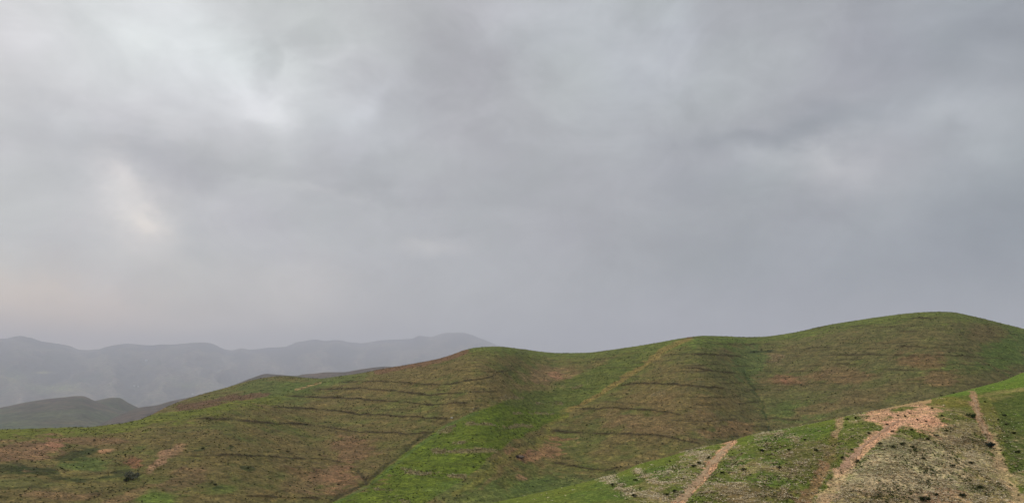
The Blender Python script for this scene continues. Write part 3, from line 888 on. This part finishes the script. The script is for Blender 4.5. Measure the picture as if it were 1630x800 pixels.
# =================================================================== SHRUBS AND ROCKS (things)
def shrub_mesh(name, seed, mat_leaf, mat_twig, n=150, leaf=0.16, flat=0.55, lobes=5, twigs=7):
    """low bush, radius about 1 m: twigs fanning from the root and leaf blades round several uneven clumps"""
    rg = np.random.default_rng(seed)
    cl = [(rg.uniform(-.55, .55), rg.uniform(-.5, .5), rg.uniform(.25, .6) * flat / .55, rg.uniform(.3, .5)) for _ in range(lobes)]
    v, f, mi = [], [], []
    for i in range(n):
        cx, cy, cz, cr = cl[rg.integers(lobes)]
        d = rg.normal(size=3)
        d /= np.linalg.norm(d)
        p = np.array([cx, cy, cz]) + d * cr * rg.uniform(.45, 1.05) * np.array([1, 1, flat + .2])
        p[2] = max(p[2], .02)
        a = rg.normal(size=3); a /= np.linalg.norm(a)
        b = np.cross(a, rg.normal(size=3)); b /= np.linalg.norm(b)
        s = leaf * rg.uniform(.6, 1.3)
        k = len(v)
        v += [tuple(p - a * s), tuple(p + b * s * .5), tuple(p + a * s), tuple(p - b * s * .5)]
        f.append((k, k + 1, k + 2, k + 3)); mi.append(0)
    for i in range(twigs):
        cx, cy, cz, cr = cl[i % lobes]
        e = np.array([cx, cy, cz + cr * .5])
        k = len(v)
        for q_, wq in ((np.array([cx * .15, cy * .15, -.08]), .05), (e, .015)):
            for j in range(3):
                th = j * 2.094
                v.append((q_[0] + math.cos(th) * wq, q_[1] + math.sin(th) * wq, q_[2]))
        for j in range(3):
            f.append((k + j, k + (j + 1) % 3, k + 3 + (j + 1) % 3, k + 3 + j)); mi.append(1)
    me = bpy.data.meshes.new(name)
    me.from_pydata(v, [], f)
    me.materials.append(mat_leaf)
    me.materials.append(mat_twig)
    me.polygons.foreach_set('material_index', mi)
    me.update()
    return me


L_DARK = leaf_mat('dark_shrub_leaf', C(46, 54, 30))
L_OLIVE = leaf_mat('olive_shrub_leaf', C(58, 64, 34))
L_GREY = leaf_mat('grey_shrub_leaf', C(104, 106, 90))
L_BLUE = leaf_mat('blue_green_shrub_leaf', C(40, 52, 46))
TWIG = leaf_mat('shrub_twig', C(80, 66, 50))
SH = [shrub_mesh('shrub', 100 + i, L_DARK if i % 2 else L_OLIVE, TWIG) for i in range(6)]


def place_shrub(sheet, px, py, size, mesh, label, group=None, cat='shrub', flat=1.0, name='shrub'):
    p = sheet.hit(px, py)
    o = bpy.data.objects.new(name, mesh)
    COL.objects.link(o)
    o.location = (p.x, p.y, p.z - 0.03 * size)
    o.rotation_euler = (0, 0, random.uniform(0, 6.28))
    o.scale = (size, size * random.uniform(.7, 1.1), size * flat * random.uniform(.8, 1.15))
    o['label'], o['category'] = label, cat
    if group:
        o['group'] = group
    return o


def bush_with_parts(sheet, px, py, size, leaf, label, seed, n=420, leafs=.11):
    p = sheet.hit(px, py)
    root = bpy.data.objects.new('bush', None)
    COL.objects.link(root)
    root.location = (p.x, p.y, p.z)
    root['label'], root['category'] = label, 'bush'
    full = shrub_mesh('foliage', seed, leaf, TWIG, n=n, leaf=leafs, lobes=7, twigs=0)
    tw = shrub_mesh('stem', seed, TWIG, TWIG, n=0, lobes=7, twigs=7)
    for nm, me in (('foliage', full), ('stem', tw)):
        c = bpy.data.objects.new(nm, me)
        COL.objects.link(c)
        c.parent = root
        c.scale = (size, size, size)
    return root


bush_with_parts(near, 1578, 712, 0.85, L_BLUE, 'dark blue-green bush at the edge of the pale track on the near slope', 5)
bush_with_parts(near, 1547, 664, 0.75, leaf_mat('fresh_shrub_leaf', C(44, 66, 34)), 'deep green bush on the near slope below the reddish track', 6)
bush_with_parts(near, 1472, 797, 0.65, L_DARK, 'dark bush at the bottom edge of the dead grass on the near slope', 8)
b_ = bush_with_parts(hill, 209, 763, 3.0, L_GREY, 'large grey-leaved bush in the hollow below the reddish soil patch', 9, 520, .10)
bush_with_parts(hill, 201, 766, 1.5, L_DARK, 'dark clump standing in for the shadow at the foot of the large grey bush', 10)  # added dark foliage in place of the grey bush's shadow

NEAR_SH = [(1505, 686, .55), (1478, 700, .6), (1490, 694, .5), (1442, 663, .45), (1449, 658, .4), (1430, 661, .4), (1412, 676, .45), (1421, 687, .4),
           (1460, 668, .4), (1475, 671, .4), (1452, 684, .45), (1400, 706, .55), (1348, 668, .5), (1362, 666, .5), (1385, 690, .5), (1104, 742, .6),
           (1112, 737, .6), (1128, 729, .45), (1060, 788, .55), (1074, 782, .55), (1066, 734, .4), (1213, 718, .6), (1340, 729, .6), (1355, 716, .45),
           (1545, 737, .5), (1532, 790, .7), (1560, 776, .6), (1490, 788, .5), (1516, 742, .5), (1420, 712, .6), (1438, 708, .7), (1452, 712, .6),
           (1500, 662, .45), (1485, 650, .4), (1600, 662, .5), (1612, 690, .6), (1590, 668, .4), (1620, 720, .6), (1604, 676, .5), (1470, 730, .5),
           (1365, 735, .5), (1300, 718, .5), (1255, 716, .45), (1150, 752, .5), (1185, 748, .55), (1012, 765, .5), (1010, 790, .5), (975, 772, .45), (1240, 745, .5),
           (1280, 700, .45), (1568, 640, .4), (1516, 616, .45), (1498, 618, .4)]
for px, py, s in NEAR_SH:
    place_shrub(near, px, py, s * .8, SH[random.randrange(6)], 'small dark green shrub dotting the pale grassy near slope', 'small shrubs on the near slope', flat=.9)
HILL_SH = [(321, 714, 1.7), (367, 710, 1.2), (396, 745, 1.4), (344, 772, 1.5), (150, 700, 1.0), (110, 712, .9), (1000, 578, 1.1), (1015, 585, 1.2), (1078, 579, 1.3), (1119, 574, 1.2), (1040, 601, 1.2),
           (1052, 599, 1.1), (1041, 604, 1.0), (1102, 595, 1.1), (1126, 603, 1.2), (1134, 600, 1.1), (998, 627, 1.6), (890, 611, 1.3), (884, 612, 1.1), (866, 604, 1.1), (882, 621, 1.4), (872, 624, 1.2),
           (900, 634, 1.1), (930, 626, 1.3), (940, 624, 1.2), (956, 628, 1.1), (966, 614, 1.0), (979, 607, 1.1), (974, 626, 1.1), (1016, 566, .9), (694, 600, 1.1), (663, 598, 1.0), (742, 596, .9),
           (786, 581, 1.0), (756, 573, .9), (770, 620, 1.1), (749, 624, 1.2), (723, 618, 1.0), (757, 630, 1.0), (640, 656, 1.1), (580, 644, 1.3), (570, 640, 1.1), (590, 647, 1.0), (478, 666, 1.1),
           (525, 672, 1.1), (518, 672, 1.1), (488, 676, 1.3), (577, 678, 1.2), (622, 662, 1.4), (630, 663, 1.2), (585, 696, 1.2), (565, 698, 1.0), (458, 718, 1.4), (444, 716, 1.3), (508, 724, 1.5),
           (516, 722, 1.2), (538, 771, 1.5), (500, 760, 1.1), (558, 745, 1.2), (665, 700, 1.5), (812, 728, 1.5), (765, 735, 1.3), (755, 743, 1.3), (792, 695, 1.0), (820, 691, 1.0), (830, 692, 1.2), (767, 709, .9),
           (700, 691, 1.2), (714, 704, 1.0), (1055, 706, 1.7), (1012, 720, 1.2), (1030, 700, 1.1), (992, 680, 1.1), (960, 672, 1.2), (935, 676, 1.2), (1100, 648, 1.3), (1082, 640, 1.0), (1145, 686, 1.3), (1185, 690, 1.2),
           (1165, 682, 1.4), (1188, 684, 1.3), (1120, 682, 1.2), (1292, 589, 1.1), (1349, 590, 1.3), (1324, 590, 1.2), (1251, 604, 1.2), (1257, 600, 1.0), (1276, 613, 1.3), (1239, 576, 1.1), (1286, 632, 1.2), (1360, 514, .9),
           (1390, 527, 1.0), (1394, 547, 1.1), (1464, 505, 1.5), (1490, 507, 1.4), (1475, 573, 1.3), (1485, 582, 1.3), (1532, 565, 1.2), (1574, 581, 1.4), (1550, 534, 1.2), (1575, 524, 1.1), (1515, 519, 1.0), (1440, 594, 1.1),
           (1420, 612, 1.2), (1500, 612, 1.2), (1330, 626, 1.2), (1360, 640, 1.2), (1262, 684, 1.2), (1212, 557, 1.5), (1200, 560, 1.4), (1222, 558, 1.5), (898, 561.6, .9), (955, 572, 1.1), (972, 588, 1.0), (1006, 563, .8)]
for k in range(90):
    HILL_SH.append((random.uniform(0, 1620), random.uniform(590, 800), random.uniform(.5, 1.0)))
for px, py, s in HILL_SH:
    fgY = np.interp(px, [p[0] for p in FG], [p[1] for p in FG])
    sky = np.interp(px, [p[0] for p in CREST2], [p[1] for p in CREST2])
    if px < 440:
        sky = max(sky, np.interp(px, [p[0] for p in CREST1], [p[1] for p in CREST1]) + 6)
    if py > fgY - 4 or py < sky + 0.5:
        continue
    left = px < np.interp(py, [585, 653, 707, 765, 803], [830, 754, 655, 584, 515])
    lab, grp = (('small dark shrub dotting the brown terraced slope left of the green swale', 'shrubs on the brown terraced slope') if left
                else ('small dark shrub dotting the broad green and brown hillside right of the gully', 'shrubs on the green hillside'))
    place_shrub(hill, px, py, s * .75, SH[random.randrange(6)], lab, grp, flat=.75)


def rock(name, sheet, px, py, size, col, label, seed, sink=.25):
    rg = np.random.default_rng(seed)
    import bmesh
    bm = bmesh.new()
    bmesh.ops.create_icosphere(bm, subdivisions=3, radius=1)
    dirs = [rg.normal(size=3) for _ in range(9)]
    for v in bm.verts:
        c = np.array(v.co)
        k = 1.0
        for d in dirs:
            d = d / np.linalg.norm(d)
            k = min(k, .78 / max(float(c @ d), .3) if float(c @ d) > .6 else 1.0)
        v.co = Vector(c * k * (1 + .05 * float(gn(np.array(c[0] * 4), np.array(c[1] * 4 + c[2] * 3), seed))))
    me = bpy.data.meshes.new(name)
    bm.to_mesh(me)
    bm.free()
    me.materials.append(leaf_mat(name + '_stone', col, .25))
    o = bpy.data.objects.new(name, me)
    COL.objects.link(o)
    p = sheet.hit(px, py)
    o.location = (p.x, p.y, p.z + size[2] * (1 - sink) * .6)
    o.scale = size
    o.rotation_euler = (0, 0, rg.uniform(0, 6))
    o['label'], o['category'] = label, 'rock'
    return o


rock('boulder', hill, 719, 665, (.55, .5, .45), C(226, 224, 216), 'single white boulder at the end of a terrace beside the green swale', 4)
rock('boulder', hill, 829, 728, (2.0, 1.6, .8), C(112, 100, 92), 'grey boulder at the left end of the reddish bare patch on the middle slope', 5)
rock('boulder', hill, 823, 727, (1.1, 1.0, .7), C(56, 48, 44), 'dark brown boulder leaning against the grey boulder beside the reddish patch', 6)
rock('boulder', hill, 1096, 537.5, (1.6, 1.0, .5), C(120, 92, 84), 'brown boulder on the skyline at the top of the straw coloured track', 7)


def house(px, py, w_, d_, h_, label, seed):
    p = mtn.hit(px, py)
    root = bpy.data.objects.new('building', None)
    COL.objects.link(root)
    root.location = (p.x, p.y, p.z)
    root.rotation_euler = (0, 0, seed * .7)
    root['label'], root['category'] = label, 'building'

    def part(nm, v, f, mat):
        me = bpy.data.meshes.new(nm)
        me.from_pydata(v, [], f)
        me.materials.append(mat)
        o = bpy.data.objects.new(nm, me)
        COL.objects.link(o)
        o.parent = root
    a, b = w_ / 2, d_ / 2
    part('wall', [(-a, -b, -6), (a, -b, -6), (a, b, -6), (-a, b, -6), (-a, -b, h_), (a, -b, h_), (a, b, h_), (-a, b, h_)],
         [(0, 1, 5, 4), (1, 2, 6, 5), (2, 3, 7, 6), (3, 0, 4, 7)], M_WHITE)
    e = 1.0
    part('roof', [(-a - e, -b - e, h_), (a + e, -b - e, h_), (a + e, b + e, h_), (-a - e, b + e, h_), (-a - e, 0, h_ + h_ * .3), (a + e, 0, h_ + h_ * .3)],
         [(0, 1, 5, 4), (2, 3, 4, 5), (1, 2, 5), (3, 0, 4), (3, 2, 1, 0)], M_WHITE)


M_WHITE = leaf_mat('white_paint', (.8, .8, .78), .05)
house(233.5, 574.5, 52, 36, 36, 'tiny white building high on the hazy mountain, the uppermost white speck', 1)
house(214, 614.5, 38, 24, 20, 'tiny white building low on the hazy mountain, left one of a close pair', 2)
house(220, 615.5, 36, 24, 18, 'tiny white building low on the hazy mountain, right one of a close pair', 3)
house(307, 627.5, 42, 26, 20, 'tiny white building at the foot of the hazy mountain just above the brown spur', 4)

# =================================================================== HAZE
hz = bpy.data.meshes.new('haze')
HX, ZB, ZT = 37000, -545, 2050
v = [(x, y, z) for z in (ZB, ZT) for x, y in ((-HX, -HX), (HX, -HX), (HX, HX), (-HX, HX))]
hz.from_pydata(v, [], [(3, 2, 1, 0), (4, 5, 6, 7), (0, 1, 5, 4), (1, 2, 6, 5), (2, 3, 7, 6), (3, 0, 4, 7)])
hm = bpy.data.materials.new('haze')
hm.use_nodes = True
hm.node_tree.nodes.clear()
out = hm.node_tree.nodes.new('ShaderNodeOutputMaterial')
pv = hm.node_tree.nodes.new('ShaderNodeVolumePrincipled')
pv.inputs['Color'].default_value = (0.845, 0.872, 1.0, 1)
pv.inputs['Density'].default_value = 0.067e-3
pv.inputs['Anisotropy'].default_value = 0.0
hm.node_tree.links.new(pv.outputs[0], out.inputs['Volume'])
hz.materials.append(hm)
ho = bpy.data.objects.new('haze', hz)
COL.objects.link(ho)
ho['kind'] = 'stuff'

# =================================================================== SKY
SUN_EL, SUN_AZ = math.radians(42), math.radians(-48)     # behind the cloud, ahead and to the left
wd_ = bpy.data.worlds.new('World')
scene.world = wd_
wd_.use_nodes = True
wt = wd_.node_tree
for n in list(wt.nodes):
    wt.nodes.remove(n)
wo = wt.nodes.new('ShaderNodeOutputWorld')
bg = wt.nodes.new('ShaderNodeBackground')
bg.inputs['Strength'].default_value = 0.1
wt.links.new(bg.outputs[0], wo.inputs['Surface'])
sk = wt.nodes.new('ShaderNodeTexSky')
sk.sky_type = 'NISHITA'
sk.sun_disc = False
sk.sun_elevation = SUN_EL
sk.sun_rotation = SUN_AZ
tc = wt.nodes.new('ShaderNodeTexCoord')


def M(op, a, b=None, c=None):
    n = wt.nodes.new('ShaderNodeMath')
    n.operation = op
    for i, s in enumerate((a, b, c)):
        if s is None:
            continue
        if isinstance(s, (int, float)):
            n.inputs[i].default_value = s
        else:
            wt.links.new(s, n.inputs[i])
    return n.outputs[0]


sep = wt.nodes.new('ShaderNodeSeparateXYZ')
wt.links.new(tc.outputs['Generated'], sep.inputs[0])
dx_, dy_, dz_ = sep.outputs
EL0 = M('ARCSINE', dz_)
AZ0 = M('ARCTAN2', dx_, dy_)


def wnoise(scale, detail, rough, stretch=(1, 1, 1), loc=(0, 0, 0), dist=0.0):
    mp = wt.nodes.new('ShaderNodeMapping')
    mp.inputs['Scale'].default_value = stretch
    mp.inputs['Location'].default_value = loc
    wt.links.new(tc.outputs['Generated'], mp.inputs['Vector'])
    t = wt.nodes.new('ShaderNodeTexNoise')
    t.inputs['Scale'].default_value = scale
    t.inputs['Detail'].default_value = detail
    t.inputs['Roughness'].default_value = rough
    t.inputs['Distortion'].default_value = dist
    wt.links.new(mp.outputs['Vector'], t.inputs['Vector'])
    return M('SUBTRACT', t.outputs['Fac'], 0.5)


na, nb_, nc_ = wnoise(5, 4, .55, loc=(3, 1, 2)), wnoise(5, 4, .55, loc=(9, 4, 7)), wnoise(4.2, 6, .58, (1, 1, 2.0), (1.3, 5, 2), 0.6)
nd_ = wnoise(9, 6, .6, (1, 1, 1.7), (4, 2, 8), 0.8)
ne_ = wnoise(6.5, 6, .6, (1, 1, 1.5), (8, 1, 3), 1.0)
nf1, nf2 = wnoise(17, 4, .6, (1, 1, 1.5), (2, 6, 1)), wnoise(17, 4, .6, (1, 1, 1.5), (7, 3, 5))
AZ = M('MULTIPLY_ADD', nf1, 0.07, M('MULTIPLY_ADD', na, 0.14, AZ0))
EL = M('MULTIPLY_ADD', nf2, 0.05, M('MULTIPLY_ADD', nb_, 0.09, EL0))
# (photo x, photo y, half-width px, half-height px, tilt deg, brightness, warm tint)
BLOBS = [
    (220, 60, 250, 120, 0, 18, -4), (425, 165, 45, 22, -10, 16, 0), (440, 150, 90, 60, 0, 10, 0), (340, 95, 110, 60, -35, 14, -1), (590, 190, 90, 90, 0, 6, -3),
    (245, 345, 30, 18, -20, 17, 8), (235, 340, 80, 44, -28, 24, 8), (180, 275, 26, 60, 38, 14, 4), (250, 400, 150, 40, -10, 9, 4),
    (225, 240, 130, 26, -12, -14, -2), (60, 215, 100, 60, 0, -7, -2), (710, 90, 100, 120, 20, -17, 0), (408, 95, 22, 50, 5, -14, 0),
    (435, 75, 8, 30, 20, 8, 0), (505, 75, 60, 12, 30, 8, 0), (590, 160, 20, 50, -25, 10, -1), (625, 225, 26, 20, 0, 7, 0), (740, 235, 30, 24, 0, 8, 0),
    (40, 500, 150, 60, -12, 8, 22), (250, 520, 320, 60, 0, 14, 18), (690, 388, 56, 14, 0, 16, 5), (660, 378, 90, 12, 0, -5, 0), (520, 302, 90, 7, -9, 6, 1),
    (560, 285, 180, 22, -6, -9, 0), (600, 240, 220, 30, 5, -5, 0), (470, 440, 120, 50, 0, 5, 4),
    (930, 50, 150, 70, 0, 12, -3), (1040, 130, 90, 60, 30, 10, -3), (1090, 30, 30, 40, -20, 8, -2), (880, 105, 30, 50, 0, -6, 0),
    (1310, 258, 50, 26, -8, 18, 3), (1330, 280, 110, 50, 0, 12, 2), (1230, 248, 70, 16, 0, 8, 0), (1560, 220, 70, 36, 10, 14, 0), (1530, 150, 70, 40, 10, 10, 0), (1440, 195, 70, 30, 10, 10, 0),
    (1250, 205, 170, 20, 4, -14, -3), (1520, 200, 20, 14, 0, -8, 0), (1400, 430, 320, 90, 0, -17, -4), (1560, 40, 160, 80, 0, -6, -3), (950, 420, 220, 120, 0, -8, 1),
    (820, 250, 120, 90, 0, -2, 0), (1600, 380, 120, 100, 0, -12, -4), (990, 210, 90, 50, 0, 6, 0), (1130, 290, 120, 40, 0, -5, -2),
]
acc, tint = None, None
for bx_, by_, rx, ry, tl, am, ti in BLOBS:
    a0, t0_ = pix_dir(bx_, by_)
    a0, e0 = float(a0), math.atan(float(t0_))
    cs, sn = math.cos(math.radians(tl)), math.sin(math.radians(tl))
    da = M('MULTIPLY', M('SUBTRACT', AZ, a0), math.cos(e0))
    de = M('SUBTRACT', EL, e0)
    uu = M('DIVIDE', M('ADD', M('MULTIPLY', da, cs), M('MULTIPLY', de, sn)), rx / FPX)
    vv = M('DIVIDE', M('SUBTRACT', M('MULTIPLY', de, cs), M('MULTIPLY', da, sn)), ry / FPX)
    g = M('POWER', 2.71828, M('MULTIPLY', M('MULTIPLY_ADD', uu, uu, M('MULTIPLY', vv, vv)), -1))
    acc = M('MULTIPLY', g, am) if acc is None else M('MULTIPLY_ADD', g, am, acc)
    if ti:
        tint = M('MULTIPLY', g, ti) if tint is None else M('MULTIPLY_ADD', g, ti, tint)
# base tone (display units 0..255): brighter to the left, darker to the right
def maprange(src, a, b, c, d):
    n = wt.nodes.new('ShaderNodeMapRange')
    for i, v_ in enumerate((a, b, c, d)):
        n.inputs[i + 1].default_value = v_
    wt.links.new(src, n.inputs[0])
    return n.outputs[0]


CON = 1.25
base = maprange(AZ, -0.6, 0.6, 211, 163)
over = maprange(EL0, 0.5, 1.1, 0, 62)                 # overcast brighter overhead, raised out of view for more ground light
tone = M('ADD', M('ADD', base, over), M('MULTIPLY', acc, CON))
tone = M('MULTIPLY_ADD', nc_, 44, tone)
edge = maprange(ne_, -0.05, 0.06, -0.5, 0.5)
tone = M('MULTIPLY_ADD', edge, 6, tone)
tone = M('MULTIPLY_ADD', nd_, 35, tone)
warm = M('MULTIPLY', maprange(EL0, 0.0, 0.16, 1, 0), maprange(AZ0, -0.6, 0.25, 1, 0))     # yellowish light low on the left
tone = M('MULTIPLY_ADD', warm, 26, tone)
tint = M('MULTIPLY_ADD', warm, 26, tint)
hue = wnoise(4.5, 3, .5, (1, 1, 1.5), (6, 6, 3))
tone = M('MAXIMUM', tone, 60)
chans = []
wtint = maprange(AZ, -0.6, 0.6, 2.5, -3.0)
for off, tk in ((-0.5, 0.6), (0.9, 0.0), (1.2, -0.6)):
    t = M('MULTIPLY_ADD', tint, tk, M('ADD', tone, off))
    t = M('MULTIPLY_ADD', wtint, tk * 1.8, t)
    t = M('MULTIPLY_ADD', hue, (9 if tk == 0 else -6), t)
    chans.append(M('POWER', M('DIVIDE', t, 255), 2.2))
cmb = wt.nodes.new('ShaderNodeCombineXYZ')
for i, c_ in enumerate(chans):
    wt.links.new(M('MULTIPLY', c_, 10.0), cmb.inputs[i])
mixn = wt.nodes.new('ShaderNodeMix')
mixn.data_type = 'RGBA'
mixn.inputs['Factor'].default_value = 0.94
wt.links.new(sk.outputs[0], mixn.inputs[6])
wt.links.new(cmb.outputs[0], mixn.inputs[7])
wt.links.new(mixn.outputs[2], bg.inputs['Color'])

sun = bpy.data.lights.new('sun', 'SUN')
sun.energy = 1.2
sun.angle = math.radians(25)
sun.color = (1.0, .96, .9)
so = bpy.data.objects.new('sun', sun)
COL.objects.link(so)
sd = Vector((math.sin(SUN_AZ) * math.cos(SUN_EL), math.cos(SUN_AZ) * math.cos(SUN_EL), math.sin(SUN_EL)))
so.rotation_euler = (-sd).to_track_quat('-Z', 'Y').to_euler()

# =================================================================== CAMERA, RENDER
cam = bpy.data.cameras.new('camera')
cam.sensor_width = 36
cam.lens = 36 * FPX / IW
cam.clip_start, cam.clip_end = 0.2, 80000
co_ = bpy.data.objects.new('camera', cam)
COL.objects.link(co_)
co_.location = (0, 0, 0)
co_.rotation_euler = (math.pi / 2 + PITCH, 0, 0)
scene.camera = co_

scene.view_settings.view_transform = 'Standard'
scene.view_settings.look = 'None'
scene.view_settings.exposure = 0
scene.view_settings.gamma = 1
scene.view_settings.use_curve_mapping = False
scene.render.engine = 'CYCLES'
cy_ = scene.cycles
cy_.max_bounces = 6
cy_.diffuse_bounces = 2
cy_.volume_bounces = 2
cy_.use_denoising = True
try:
    cy_.denoiser = 'OPENIMAGEDENOISE'
except Exception:
    pass
